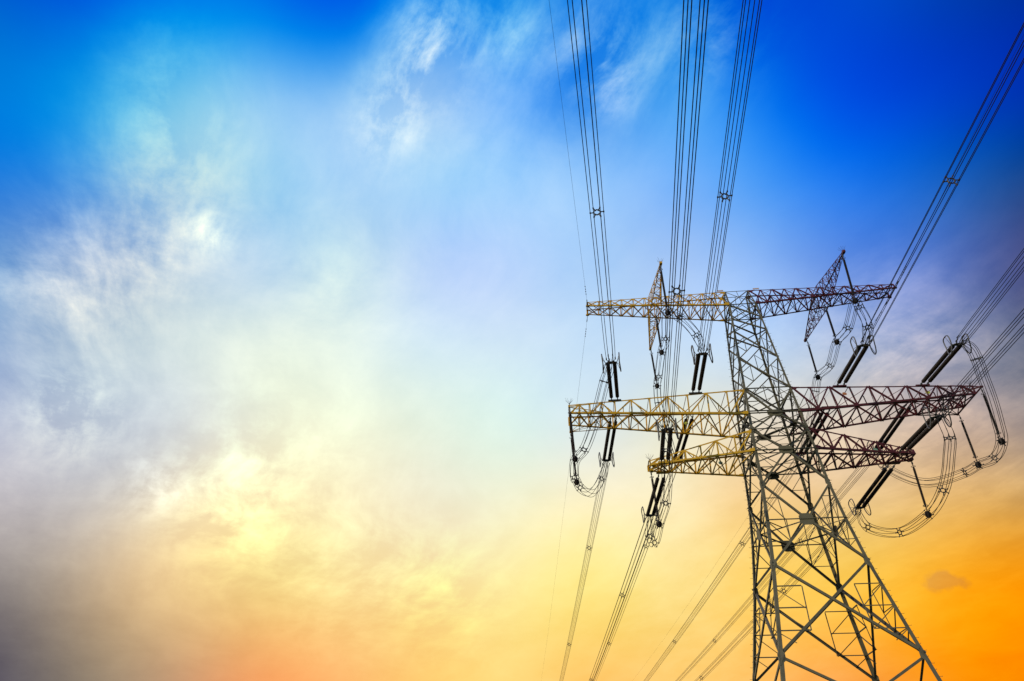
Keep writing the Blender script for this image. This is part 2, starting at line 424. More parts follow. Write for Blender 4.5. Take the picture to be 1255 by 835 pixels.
STEEL = new_mat('galvanised_steel', (0.135, 0.122, 0.078), 0.6, 0.1, 0.28, 1.1, 14, stain=(0.08, 0.07, 0.045))
STEEL_SHADE = new_mat('shade_dark_steel', (0.085, 0.08, 0.06), 0.65, 0.1, 0.3, 0.9, 12, stain=(0.055, 0.047, 0.032))  # darker copy of the steel, shade put into its colour; step bolts share it
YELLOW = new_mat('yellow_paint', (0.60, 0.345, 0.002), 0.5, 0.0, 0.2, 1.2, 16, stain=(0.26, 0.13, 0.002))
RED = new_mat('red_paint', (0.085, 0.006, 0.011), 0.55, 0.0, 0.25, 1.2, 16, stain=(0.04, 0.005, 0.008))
BROWN = new_mat('insulator_glaze', (0.014, 0.008, 0.007), 0.5, 0.0, 0.3, 1.5, 20, spec=0.25)
DARKMETAL = new_mat('dark_fitting_metal', (0.07, 0.07, 0.07), 0.5, 0.4, 0.3, 4, 30)
RINGMETAL = new_mat('grading_ring_aluminium', (0.13, 0.13, 0.135), 0.45, 0.4, 0.2, 4, 30)
WIRE = new_mat('weathered_aluminium_wire', (0.016, 0.018, 0.026), 0.7, 0.0, 0.25, 0.6, 10, spec=0.15)
LIME = new_mat('lime_plate_paint', (0.45, 0.50, 0.03), 0.5)
ORANGE = new_mat('orange_plate_paint', (0.45, 0.17, 0.05), 0.5)
TEAL = new_mat('green_plate_paint', (0.20, 0.34, 0.25), 0.5)
PINK = new_mat('pale_plate_paint', (0.55, 0.42, 0.40), 0.5)
CONCRETE = new_mat('footing_concrete', (0.33, 0.32, 0.30), 0.85, 0, 0.2, 1.5, 20)


# ------------------------------------------------------------------ mesh helpers
class MB:
    def __init__(self):
        self.v, self.f = [], []

    def add(self, verts, faces):
        o = len(self.v)
        self.v += [tuple(p) for p in verts]
        self.f += [tuple(i + o for i in fc) for fc in faces]

    def angle(self, p0, p1, w, hint, t=None, w2=None, flip=1, end_w=None):
        """steel angle bar from p0 to p1: corner on the line, one flange along hint, the other square to it"""
        p0, p1 = Vector(p0), Vector(p1)
        a = (p1 - p0)
        if a.length < 1e-4:
            return
        a.normalize()
        h = Vector(hint)
        e1 = h - a * h.dot(a)
        if e1.length < 1e-3:
            e1 = a.orthogonal()
        e1.normalize()
        e2 = a.cross(e1) * flip
        t = t or max(0.012, w * 0.12)
        w2 = w2 or w
        ew = end_w or w
        pts = []
        for p, s in ((p0, 1.0), (p1, ew / w)):
            for x, y in ((0, 0), (w * s, 0), (w * s, t), (t, t), (t, w2 * s), (0, w2 * s)):
                pts.append(p + e1 * x + e2 * y)
        fs = [(i, (i + 1) % 6, 6 + (i + 1) % 6, 6 + i) for i in range(6)]
        fs += [(0, 3, 2, 1), (0, 5, 4, 3), (6, 7, 8, 9), (6, 9, 10, 11)]
        self.add(pts, fs)

    def tube(self, pts, r, n=6, closed=False):
        pts = [Vector(p) for p in pts]
        m = len(pts)
        rings = []
        prev = None
        for i, p in enumerate(pts):
            if closed:
                t = pts[(i + 1) % m] - pts[i - 1]
            else:
                t = pts[min(i + 1, m - 1)] - pts[max(i - 1, 0)]
            t.normalize()
            if prev is None:
                e = t.orthogonal().normalized()
            else:
                e = (prev - t * prev.dot(t))
                e = e.normalized() if e.length > 1e-6 else t.orthogonal().normalized()
            prev = e
            g = t.cross(e)
            rr = r[i] if isinstance(r, (list, tuple)) else r
            rings.append([p + e * (rr * cos(2 * pi * k / n)) + g * (rr * sin(2 * pi * k / n)) for k in range(n)])
        vs = [q for ring in rings for q in ring]
        fs = []
        for i in range(m if closed else m - 1):
            j = (i + 1) % m
            for k in range(n):
                l = (k + 1) % n
                fs.append((i * n + k, i * n + l, j * n + l, j * n + k))
        if not closed:
            fs.append(tuple(reversed(range(n))))
            fs.append(tuple((m - 1) * n + k for k in range(n)))
        self.add(vs, fs)

    def box(self, c, ex, ey, ez):
        c, ex, ey, ez = Vector(c), Vector(ex), Vector(ey), Vector(ez)
        vs = [c + ex * x + ey * y + ez * z for x in (-1, 1) for y in (-1, 1) for z in (-1, 1)]
        self.add(vs, [(0, 1, 3, 2), (4, 6, 7, 5), (0, 4, 5, 1), (2, 3, 7, 6), (0, 2, 6, 4), (1, 5, 7, 3)])

    def plate(self, poly, nrm, t):
        """flat plate: outline poly, thickness t along nrm"""
        nrm = Vector(nrm).normalized() * t
        n = len(poly)
        vs = [Vector(p) for p in poly] + [Vector(p) + nrm for p in poly]
        fs = [tuple(reversed(range(n))), tuple(range(n, 2 * n))]
        fs += [(i, (i + 1) % n, n + (i + 1) % n, n + i) for i in range(n)]
        self.add(vs, fs)

    def lathe(self, p0, axis, prof, n=10):
        axis = Vector(axis).normalized()
        e = axis.orthogonal().normalized()
        g = axis.cross(e)
        p0 = Vector(p0)
        vs, m = [], len(prof)
        for s, r in prof:
            for k in range(n):
                a = 2 * pi * k / n
                vs.append(p0 + axis * s + (e * cos(a) + g * sin(a)) * r)
        fs = [(i * n + k, i * n + (k + 1) % n, (i + 1) * n + (k + 1) % n, (i + 1) * n + k) for i in range(m - 1) for k in range(n)]
        fs += [tuple(reversed(range(n))), tuple((m - 1) * n + k for k in range(n))]
        self.add(vs, fs)

    def mesh(self, name, mat, smooth=False):
        me = bpy.data.meshes.new(name)
        me.from_pydata([tuple(p) for p in self.v], [], self.f)
        me.materials.append(mat)
        if smooth:
            me.polygons.foreach_set('use_smooth', [True] * len(me.polygons))
        me.update()
        return me


def link(name, data, parent=None, mw=None):
    o = bpy.data.objects.new(name, data)
    COL.objects.link(o)
    if parent is not None:
        o.parent = parent
    if mw is not None:
        o.matrix_local = mw
    return o


def obj(name, mb, mat, parent=None, smooth=False, label=None):
    o = link(name, mb.mesh(name, mat, smooth), parent)
    if label:
        o['label'] = label
    return o


# the tower's own axes: +X along the cross-arms to the right, +Y along the line away from the viewer
TW = Matrix.Translation((30.811, 71.851, 0.0)) @ Matrix.Rotation(radians(-5.1608), 4, 'Z')


def thing(name, label, cat, local=(0, 0, 0), group=None, rot=None):
    o = bpy.data.objects.new(name, None)
    COL.objects.link(o)
    o.empty_display_size = 0.5
    m = TW @ Matrix.Translation(local)
    if rot is not None:
        m = m @ rot.to_4x4()
    o.matrix_world = m
    o['label'], o['category'] = label, cat
    if group:
        o['group'] = group
    return o


def copy_tree(o, parent=None):
    c = o.copy()
    COL.objects.link(c)
    if parent is not None:
        c.parent = parent
    for ch in list(o.children):
        copy_tree(ch, c)
    return c


def lerp(a, b, t):
    return Vector(a) + (Vector(b) - Vector(a)) * t


# ------------------------------------------------------------------ ground
def ground():
    mb = MB()
    n, R = 40, 3000.0
    rng = random.Random(3)
    xs = [math.copysign(abs(t) ** 2.2, t) * R for t in [(-1 + 2 * i / n) for i in range(n + 1)]]
    vs = [(x, y, -0.15 * rng.random() if hypot(x - 31, y - 72) > 22 and hypot(x, y) > 6 else 0.0) for y in xs for x in xs]
    fs = [(j * (n + 1) + i, j * (n + 1) + i + 1, (j + 1) * (n + 1) + i + 1, (j + 1) * (n + 1) + i) for j in range(n) for i in range(n)]
    mb.add(vs, fs)
    m = new_mat('meadow_ground', (0.055, 0.075, 0.025), 0.95, 0, 0.4, 0.12, 3.0, stain=(0.09, 0.075, 0.045))
    o = obj('ground', mb, m)
    o['kind'] = 'structure'


ground()

# ------------------------------------------------------------------ the tower
ZA = [(0.0, 9.15), (14.89, 6.311), (23.73, 4.70), (28.44, 4.06), (32.71, 3.60), (36.77, 3.375), (39.56, 3.185),
      (41.72, 3.02), (45.24, 2.766), (59.02, 1.79)]


def half(z):
    for (z0, a0), (z1, a1) in zip(ZA, ZA[1:]):
        if z <= z1:
            return a0 + (a1 - a0) * (z - z0) / (z1 - z0)
    return ZA[-1][1]


FACES = {'front': ((1, 0), (0, -1)), 'back': ((1, 0), (0, 1)), 'left': ((0, 1), (-1, 0)), 'right': ((0, 1), (1, 0))}


def fp(face, t, z, inset=0.0):
    (ax, ay), (nx, ny) = FACES[face]
    a = half(z)
    return Vector((ax * t * a + nx * (a - inset), ay * t * a + ny * (a - inset), z))


ZG, ZH, ZF, ZE, ZD, ZC, ZW, ZLT, ZMB, ZMT, ZB = 0.0, 7.2, 14.89, 23.73, 28.44, 32.71, 36.77, 39.56, 41.72, 45.24, 59.02
UP = [45.24, 49.95, 54.45, 56.6, 59.02]
ZTOP, TU, TV = 62.3, 1.58, 0.62

tower = thing('transmission_tower', 'tall lattice steel electricity tower with yellow left arms and dark red right arms', 'transmission tower')


def build_legs():
    lv = [ZG, ZF, ZE, ZD, ZC, ZW, ZLT, ZMB, ZMT, ZB]
    for su in (-1, 1):
        for sv in (-1, 1):
            mb = MB()
            for z0, z1 in zip(lv, lv[1:]):
                w0 = 0.40 - 0.2 * z0 / 59
                w1 = 0.40 - 0.2 * z1 / 59
                a0, a1 = half(z0), half(z1)
                mb.angle((su * a0, sv * a0, z0), (su * a1, sv * a1, z1), w0, (-su, 0, 0), t=0.045,
                         flip=1 if su * sv > 0 else -1, end_w=w1)
                # back flange cover: a second angle inside, as on heavy legs
            # taper of the top cage
            mb.angle((su * ZA[-1][1], sv * ZA[-1][1], ZB), (su * TU, sv * TV, ZTOP), 0.17, (-su, 0, 0), t=0.03,
                     flip=1 if su * sv > 0 else -1)
            leg = obj('leg', mb, STEEL, tower)
            for z, s in ((ZF, 0.85), (ZE, 0.85), (ZC, 0.75), (ZLT, 0.5), (ZW, 0.4), (ZMB, 0.42), (ZMT, 0.45), (ZB, 0.3)):
                a = half(z)
                for fx in (0, 1):
                    c = Vector((su * a, sv * a, z))
                    d = Vector((-su, 0, 0)) if fx else Vector((0, -sv, 0))
                    nrm = Vector((0, sv, 0)) if fx else Vector((su, 0, 0))
                    o = c + nrm * 0.012
                    gp = MB()
                    lean = Vector((-su * (half(z - s) - a) * -1, -sv * (half(z - s) - a) * -1, 0))
                    gp.plate([o + Vector((0, 0, s)) * 0.9 - lean * 0.9, o + d * (s * 0.62) + Vector((0, 0, s * 0.35)), o + d * (s * 0.62) - Vector((0, 0, s * 0.35)),
                              o - Vector((0, 0, s)) * 0.9 + lean * 0.9], nrm, 0.02)
                    obj('gusset_plate', gp, STEEL, leg)
            if (su, sv) in ((-1, 1), (1, -1)):
                z = 13.0
                k = 0
                while z < 58:
                    a = half(z)
                    c = Vector((su * a, sv * a, z))
                    d = Vector((su, 0, 0)) if k % 2 == 0 else Vector((0, sv, 0))
                    sb = MB()
                    sb.tube([c - d * 0.05, c + d * 0.26, c + d * 0.26 + Vector((0, 0, 0.05))], 0.016, 5)
                    obj('step_bolt', sb, STEEL_SHADE, leg)
                    z += 0.55
                    k += 1
            ft = MB()
            a = half(0)
            ft.box((su * a, sv * a, 0.2), (0.7, 0, 0), (0, 0.7, 0), (0, 0, 0.35))
            obj('footing', ft, CONCRETE, leg)


build_legs()


def brace(mb, face, t0, z0, t1, z1, w, inset=0.06, flip=1):
    nx, ny = FACES[face][1]
    mb.angle(fp(face, t0, z0, inset), fp(face, t1, z1, inset), w, (0, 0, 1) if abs(z1 - z0) < 0.01 else (-nx, -ny, 0), flip=flip)


def gusset(mb, face, z, w, h, t=0.0):
    c = fp(face, t, z, 0.0)
    (ax, ay), (nx, ny) = FACES[face]
    n = Vector((nx, ny, 0))
    e = Vector((ax, ay, 0))
    u = Vector((0, 0, 1))
    c = c + n * 0.008
    mb.plate([c + e * w + u * h * .55, c + e * w * .55 + u * h, c - e * w * .55 + u * h, c - e * w + u * h * .55,
              c - e * w - u * h * .55, c - e * w * .55 - u * h, c + e * w * .55 - u * h, c + e * w - u * h * .55], n, 0.022)


def between(a, b, k):
    return (a[0] + (b[0] - a[0]) * k, a[1] + (b[1] - a[1]) * k)


def body_faces():
    for face in FACES:
        m = STEEL if face in ('front', 'left') else STEEL_SHADE  # back and right faces carry their shade as a darker base colour

        def B(mb, a, b, w, inset=0.06, flip=1):
            brace(mb, face, a[0], a[1], b[0], b[1], w, inset, flip)
        # slim upper body: X panels
        mb = MB()
        for i, (z0, z1) in enumerate(zip(UP, UP[1:])):
            w = 0.13
            B(mb, (-1, z1), (1, z0), w + 0.03, 0.05)
            B(mb, (1, z1), (-1, z0), w, 0.10)
            if z1 - z0 > 4:
                zm = (z0 + z1) / 2
                for s in (-1, 1):
                    q = between((s, z1), (-s, z0), 0.25)
                    q2 = between((s, z0), (-s, z1), 0.25)
                    B(mb, (s, zm), q, 0.075, 0.12)
                    B(mb, (s, zm), q2, 0.075, 0.12)
                    B(mb, q, q2, 0.07, 0.12)
        B(mb, (-1, ZB), (1, ZB), 0.15, 0.05)
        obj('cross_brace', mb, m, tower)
        # cage at the top arm
        mb = MB()
        (ax, ay), (nx, ny) = FACES[face]
        lo = [Vector((ax * t * 1.79 + nx * 1.79, ay * t * 1.79 + ny * 1.79, ZB)) for t in (-1, 1)]
        if face in ('front', 'back'):
            hi = [Vector((t * TU, ny * TV, ZTOP)) for t in (-1, 1)]
        else:
            hi = [Vector((nx * TU, t * TV, ZTOP)) for t in (-1, 1)]
        mb.angle(lo[0], hi[1], 0.1, (-nx, -ny, 0))
        mb.angle(lo[1], hi[0], 0.1, (-nx, -ny, 0))
        mb.angle(hi[0], hi[1], 0.1, (0, 0, -1))
        mid = lerp(lo[0], lo[1], 0.5)
        mb.angle(mid, lerp(hi[0], hi[1], .5), 0.07, (-nx, -ny, 0))
        obj('cap_brace', mb, m, tower)
        # the belt that carries the arms: V, inverted V, V, inverted V
        mb = MB()
        wb = 0.20
        for z in (ZMT, ZMB, ZLT, ZW):
            B(mb, (-1, z), (1, z), 0.17 if z != ZLT else 0.13, 0.03)
        for s in (-1, 1):
            B(mb, (s, ZMT), (0, ZMB), wb, 0.05)
            B(mb, (0, ZMB), (s, ZLT), wb, 0.05)
            B(mb, (s, ZLT), (0, ZW), wb, 0.05)
            # light fill-in bars
            B(mb, (s * .5, (ZMT + ZMB) / 2), (s, (ZMT + ZMB) / 2), 0.08, 0.1)
            B(mb, (s * .5, (ZMT + ZMB) / 2), (s * .5, ZMT), 0.07, 0.1)
            B(mb, (s, (ZMT + ZMB) / 2), (s * .5, ZMT), 0.07, 0.1)
            B(mb, (s, (ZMT + ZMB) / 2), (s * .55, ZMB), 0.07, 0.1)
            B(mb, (s * .5, (ZLT + ZW) / 2), (s, (ZLT + ZW) / 2), 0.08, 0.1)
            B(mb, (s, (ZLT + ZW) / 2), (s * .5, ZW), 0.07, 0.1)
            B(mb, (s * .5, (ZMB + ZLT) / 2), (s, (ZMB + ZLT) / 2), 0.08, 0.1)
        gusset(mb, face, ZMB, 0.85, 0.42)
        gusset(mb, face, ZW, 0.75, 0.5)
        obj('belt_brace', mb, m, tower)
        # diamonds below the belt
        mb = MB()
        wd = 0.21
        for s in (-1, 1):
            B(mb, (0, ZW), (s, ZC), wd, 0.05)
            B(mb, (s, ZC), (0, ZD), wd, 0.05)
            B(mb, (0, ZD), (s, ZE), wd + 0.02, 0.05)
            # fill between the diamond and the leg
            q = between((s, ZC), (0, ZD), 0.4)
            q2 = between((0, ZD), (s, ZE), 0.5)
            zq = q[1]
            B(mb, q, (s, zq), 0.08, 0.1)
            B(mb, (s, zq), (s * .5, ZD), 0.08, 0.1)
            B(mb, q, q2, 0.07, 0.1)
            B(mb, (s * .5, ZD), q2, 0.07, 0.1)
            B(mb, (s, ZD), q2, 0.08, 0.1)
            B(mb, q2, (s, q2[1]), 0.08, 0.1)
            u = between((0, ZW), (s, ZC), 0.5)
            B(mb, u, (s, u[1]), 0.08, 0.1)
            B(mb, u, (s, ZW), 0.07, 0.1)
            B(mb, (s, u[1]), between((0, ZW), (s, ZC), 0.8), 0.06, 0.1)
        B(mb, (-1, ZD), (1, ZD), 0.13, 0.03)
        gusset(mb, face, ZD, 0.72, 0.62)
        obj('diamond_brace', mb, m, tower)
        # tall X panel between E and F
        mb = MB()
        aE, aF = half(ZE), half(ZF)
        k = aE / (aE + aF)
        zx = ZE + (ZF - ZE) * k
        B(mb, (-1, ZE), (1, ZF), 0.24, 0.04)
        B(mb, (1, ZE), (-1, ZF), 0.24, 0.10, -1)
        for s in (-1, 1):
            p1 = between((s, ZE), (-s, ZF), 0.26)
            p3 = between((-s, ZE), (s, ZF), 0.74)
            p2 = between(p1, p3, 0.5)
            z1, z3 = p1[1], p3[1]
            zm = (z1 + z3) / 2
            B(mb, p1, (s, z1), 0.10, 0.12)
            B(mb, p1, p3, 0.085, 0.12)
            B(mb, p2, (s, zm), 0.10, 0.12)
            B(mb, p2, (s, z1), 0.085, 0.14)
            B(mb, p3, (s, z3), 0.10, 0.12)
            B(mb, p3, (s, zm), 0.085, 0.14)
            q3 = between((-s, ZE), (s, ZF), 0.86)
            B(mb, q3, (s, z3), 0.08, 0.12)
        # fill under the crossing
        p = between((1, ZE), (-1, ZF), 0.74)
        pr = between((-1, ZE), (1, ZF), 0.74)
        obj('tall_cross_brace', mb, m, tower)
        # the last panels down to the feet
        mb = MB()
        B(mb, (-1, ZF), (1, ZH), 0.22, 0.04)
        B(mb, (1, ZF), (-1, ZH), 0.22, 0.10)
        B(mb, (-1, ZH), (1, ZH), 0.15, 0.03)
        B(mb, (0, ZH), (1, ZG + .4), 0.22, 0.05)
        B(mb, (0, ZH), (-1, ZG + .4), 0.22, 0.05)
        for s in (-1, 1):
            B(mb, (s, 11.0), between((s, ZF), (-s, ZH), 0.28), 0.09, 0.1)
            B(mb, (s, 11.0), between((-s, ZF), (s, ZH), 0.75), 0.09, 0.1)
            B(mb, (s, 3.6), (s * .5, 3.6 + .2), 0.09, 0.1)
        obj('base_brace', mb, m, tower)


body_faces()


def plan_frames():
    for z, w in ((ZB, 0.1), (ZMT, 0.12), (ZMB, 0.15), (ZLT, .1), (ZW, 0.16), (ZD, 0.13), (ZH, 0.13)):
        mb = MB()
        a = half(z) - 0.15
        mids = [(0, -a), (a, 0), (0, a), (-a, 0)]
        for i in range(4):
            p, q = mids[i], mids[(i + 1) % 4]
            mb.angle((*p, z + .02), (*q, z + .02), w, (0, 0, -1))
        if z not in (ZD, ZH):
            mb.angle((-a, -a, z - .06), (a, a, z - .06), w * .7, (0, 0, -1))
            mb.angle((-a, a, z - .12), (a, -a, z - .12), w * .7, (0, 0, -1))
        else:
            for i in range(4):
                p, q = mids[i], mids[(i + 1) % 4]
                c = (a * (1 if p[0] + q[0] > 0 else -1), a * (1 if p[1] + q[1] > 0 else -1))
                mb.angle(((p[0] + q[0]) / 2, (p[1] + q[1]) / 2, z - .05), (*c, z - .05), w * .6, (0, 0, -1))
        if z in (ZW, ZMB):
            for p in mids:
                mb.box((p[0] * .97, p[1] * .97, z - 0.05), (0.42, 0, 0), (0, 0.42, 0), (0, 0, 0.012))
        obj('plan_brace', mb, STEEL_SHADE, tower)


plan_frames()


def spikes(parent, p, n=9, h=0.8, seed=0):
    rng = random.Random(seed)
    mb = MB()
    p = Vector(p)
    for i in range(n):
        a = 2 * pi * i / n + rng.random() * .4
        d = Vector((cos(a) * .75, sin(a) * .75, 1.0)).normalized()
        mb.tube([p, p + d * h * (0.8 + .3 * rng.random())], 0.013, 4)
    mb.tube([p - Vector((0, 0, .1)), p + Vector((0, 0, .12))], 0.05, 6)
    obj('bird_spikes', mb, DARKMETAL, parent)


def marker(parent, c, e, u, mat, name='phase_plate'):
    mb = MB()
    c, e, u = Vector(c), Vector(e), Vector(u)
    n = e.cross(u).normalized()
    k = 8
    mb.plate([c + e * cos(2 * pi * i / k + pi / 8) + u * sin(2 * pi * i / k + pi / 8) for i in range(k)], n, 0.02)
    obj(name, mb, mat, parent)


def lattice_arm(mat, s, root, tip, stations, wt, wb, label, xfront=False):
    """root / tip: (u, v_top, z_top, v_bottom, z_bottom); stations: fractions from root to tip"""
    def node(which, f):
        top = which[1] == 't'
        sv = -1 if which[0] == 'n' else 1
        u0, u1 = (root[0], tip[0]) if top else (root[5] if len(root) > 5 else root[0], tip[0])
        u = u0 + (u1 - u0) * f
        if top:
            v = root[1] + (tip[1] - root[1]) * f
            z = root[2] + (tip[2] - root[2]) * f
        else:
            v = root[3] + (tip[3] - root[3]) * f
            z = root[4] + (tip[4] - root[4]) * f
        return Vector((s * u, sv * v, z))
    arm = link('crossarm', None, tower)
    arm['label'] = label
    for which in ('nt', 'ft', 'nb', 'fb'):
        mb = MB()
        w = (wt if which[1] == 't' else wb) * 1.25
        sv = -1 if which[0] == 'n' else 1
        p, q = node(which, 0), node(which, 1)
        hint = (0, 0, -1) if which[1] == 't' else (0, 0, 1)
        mb.angle(p, q, w, hint, t=max(.016, w * .13), flip=(1 if which[1] == 't' else -1) * (1 if s * sv < 0 else -1), end_w=w * .75)
        # end gusset at the tower
        d = (q - p).normalized()
        up = Vector((0, 0, 1 if which[1] == 'b' else -1))
        g = p + Vector((0, sv * 0.014, 0))
        mb.plate([g - d * .05, g + d * .9, g + d * .45 + up * .34, g - d * .05 + up * .42], (0, sv, 0), .02)
        for f in stations[1:-1]:
            g = node(which, f) + Vector((0, sv * 0.012, 0))
            mb.plate([g - d * .24, g + d * .24, g + d * .14 + up * .26, g - d * .14 + up * .26], (0, sv, 0), .014)
        obj('chord', mb, mat, arm)
    n = len(stations)
    fr = {'front': ('nb', 'nt', (0, 1, 0)), 'rear': ('fb', 'ft', (0, -1, 0)), 'lower': ('nb', 'fb', (0, 0, 1)), 'upper': ('nt', 'ft', (0, 0, -1))}
    for nm, (a, b, hint) in fr.items():
        mb = MB()
        w = (0.15 if nm in ('front', 'rear') else 0.12) * (.75 if xfront else 1)
        if nm == 'upper':
            w = 0.065
        for i in range(n - 1):
            A0, A1 = node(a, stations[i]), node(a, stations[i + 1])
            B0, B1 = node(b, stations[i]), node(b, stations[i + 1])
            if nm in ('front', 'rear'):
                if i % 2 == 0:
                    mb.angle(B0, A1, w * 1.15, hint)
                else:
                    mb.angle(A0, B1, w * 1.15, hint)
                if xfront:
                    if i % 2 == 0:
                        mb.angle(A0, B1, w * .8, hint, flip=-1)
                    else:
                        mb.angle(B0, A1, w * .8, hint, flip=-1)
                mb.angle(A1, B1, w, hint, flip=-1)
                if not xfront and i < n - 3:            # light half-height stay
                    m0 = lerp(B0, A1, .5) if i % 2 == 0 else lerp(A0, B1, .5)
                    mb.angle(m0, lerp(A0, A1, .5) if i % 2 == 0 else lerp(A0, A1, .5), w * .6, hint)
            else:
                if i % 2 == 0:
                    mb.angle(A0, B1, w, hint)
                    if nm == 'lower':
                        mb.angle(B0, A1, w * .85, hint, flip=-1)
                else:
                    mb.angle(B0, A1, w, hint)
                    if nm == 'lower':
                        mb.angle(A0, B1, w * .85, hint, flip=-1)
                mb.angle(A1, B1, w * .9, hint)
        obj('lattice', mb, mat, arm)
    return arm, node


# ---- six arms
HANG = {}
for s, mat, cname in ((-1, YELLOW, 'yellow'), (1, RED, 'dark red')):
    # top arm (carries the ground wires and, on cross beams, the inner jumpers)
    st = [i / 12 for i in range(13)]
    arm, nd = lattice_arm(mat, s, (TU, TV, ZTOP, 1.79, ZB, 1.79), (20.4, 0.9, 61.68, 1.0, 60.92), st, 0.10, 0.16,
                          'long %s top arm with thin X lattice' % cname, xfront=True)
    tipm = MB()
    for f in (nd('nt', 1), nd('ft', 1)):
        pass
    tipm.angle(nd('nt', 1), nd('nb', 1), 0.1, (-s, 0, 0))
    tipm.angle(nd('ft', 1), nd('fb', 1), 0.1, (-s, 0, 0))
    tipm.angle(nd('nt', 1), nd('ft', 1), 0.1, (0, 0, -1))
    tipm.angle(nd('nb', 1), nd('fb', 1), 0.1, (0, 0, 1))
    for q in (nd('nb', 1), nd('fb', 1)):
        tipm.box(q, (0.22, 0, 0), (0, 0.13, 0), (0, 0, 0.09))
    obj('tip_frame', tipm, mat, arm)
    # cross beam along the line direction
    beam = link('cross_beam', None, tower)
    beam['label'] = '%s pointed lattice beam lying across the top arm' % cname
    ub = s * 11.2
    for sv in (-1, 1):
        mb = MB()
        lt = MB()
        tip = Vector((ub, sv * 9.3, 60.4))
        root = [Vector((ub + du * 0.75, sv * 0.9, z)) for du in (-1, 1) for z in (59.7, 62.1)]
        for q in root:
            mb.angle(q, tip + (q - root[0].lerp(root[3], .5)) * .10, 0.10, (root[0].lerp(root[3], .5) - q), end_w=0.07)
        N = 8
        def bn(i, k):
            f = 1 - (1 - k / N) * (1.0)
            return lerp(root[i], tip + (root[i] - root[0].lerp(root[3], .5)) * .10, k / N)
        for k in range(N):
            for (i, j) in ((0, 1), (2, 3), (0, 2), (1, 3)):
                h = root[0].lerp(root[3], .5) - root[i].lerp(root[j], .5)
                if k % 2:
                    lt.angle(bn(i, k), bn(j, k + 1), 0.065, h)
                else:
                    lt.angle(bn(j, k), bn(i, k + 1), 0.065, h)
                lt.angle(bn(i, k), bn(j, k), 0.065, h)
        mb.box(tip, (0.16, 0, 0), (0, 0.22, 0), (0, 0, 0.16))
        obj('chord', mb, mat, beam)
        obj('lattice', lt, mat, beam)
    mb = MB()
    for du in (-1, 1):
        for z in (59.7, 62.1):
            mb.angle((ub + du * .75, -.9, z), (ub + du * .75, .9, z), 0.11, (-du, 0, 0))
    obj('beam_saddle', mb, mat, beam)
    spikes(beam, (ub, -9.2, 60.55), 8, 0.75, 11 + s)
    # middle arm
    stm = [0, .10, .21, .32, .43, .535, .64, .735, .81, .88, .94, 1.0]
    arm, nd = lattice_arm(mat, s, (2.766, 2.766, ZMT, 3.02, ZMB, 3.02), (23.8, 1.5, 45.0, 1.56, 43.78), stm, 0.14, 0.21,
                          'long %s middle arm with two insulator strings on each side' % cname)
    tp = MB()
    tp.angle(nd('nt', 1), nd('nb', 1), .09, (-s, 0, 0))
    tp.angle(nd('ft', 1), nd('fb', 1), .09, (-s, 0, 0))
    # outrigger bar at the tip
    T = [Vector((s * 23.75, sv * 3.2, 43.75)) for sv in (-1, 1)]
    tp.angle(T[0], T[1], 0.13, (0, 0, 1))
    for sv, t in ((-1, T[0]), (1, T[1])):
        w = 'n' if sv < 0 else 'f'
        for q, ww in ((nd(w + 't', 1), .08), (nd(w + 'b', .735), .1), (nd(w + 't', .735), .08), (nd(w + 'b', 1), .08), (nd(w + 'b', .88), .06), (nd(w + 't', .88), .06)):
            tp.angle(q, t, ww, (0, -sv, 0))
        a = lerp(nd(w + 'b', .735), t, .5)
        tp.angle(a, nd(w + 'b', .88), .06, (0, 0, 1))
        tp.angle(a, nd(w + 't', .81), .06, (0, 0, 1))
        tp.angle(a, nd(w + 'b', .81), .06, (0, 0, 1))
        b = lerp(nd(w + 'b', .735), t, .78)
        tp.angle(b, nd(w + 'b', .94), .06, (0, 0, 1))
        tp.angle(b, nd(w + 't', .94), .06, (0, 0, 1))
        tp.box(t, (.12, 0, 0), (0, .1, 0), (0, 0, .1))
    obj('tip_outrigger', tp, mat, arm)
    for u0, fr in ((18.15, .735), (8.45, .27)):
        for sv in (-1, 1):
            v = 1.85 if u0 > 10 else 2.43
            z = 45.06 if u0 > 10 else 45.17
            hg = MB()
            hg.box((s * u0, sv * (v + .03), z + .05), (.78, 0, 0), (0, .12, 0), (0, 0, .08))
            obj('hanger_bracket', hg, DARKMETAL if s < 0 else RED, arm)
    spikes(arm, (s * 23.7, -1.5, 45.1), 9, .9, 21 + s)
    if s > 0:
        spikes(arm, (22.2, 1.5, 45.1), 8, .8, 33)
    # lower arm
    stl = [0, .17, .34, .5, .65, .78, .89, 1.0]
    arm, nd = lattice_arm(mat, s, (3.185, 3.185, ZLT, 3.375, ZW, 3.375), (14.8, 0.7, 37.45, 0.9, 36.75), stl, 0.14, 0.19,
                          'short %s lower arm tapering to a blunt tip' % cname)
    tp = MB()
    tp.angle(nd('nt', 1), nd('nb', 1), .1, (-s, 0, 0))
    tp.angle(nd('ft', 1), nd('fb', 1), .1, (-s, 0, 0))
    tp.angle(nd('nt', 1), nd('ft', 1), .1, (0, 0, -1))
    tp.angle(nd('nb', 1), nd('fb', 1), .12, (0, 0, 1))
    tp.angle(nd('nb', 1), nd('ft', 1), .07, (-s, 0, 0))
    for sv in (-1, 1):
        tp.box((s * 13.2, sv * 1.34, 36.80), (.7, 0, 0), (0, .12, 0), (0, 0, .13))
    tp.box((s * 13.3, .95, 36.62), (.55 if s > 0 else .3, 0, 0), (0, .32, 0), (0, 0, .02))
    tp.angle((s * 12.4, -1.2, 36.7), (s * 14.6, .9, 36.7), .12, (0, 0, 1))
    tp.angle((s * 12.4, 1.2, 36.66), (s * 14.6, -.9, 36.66), .12, (0, 0, 1))
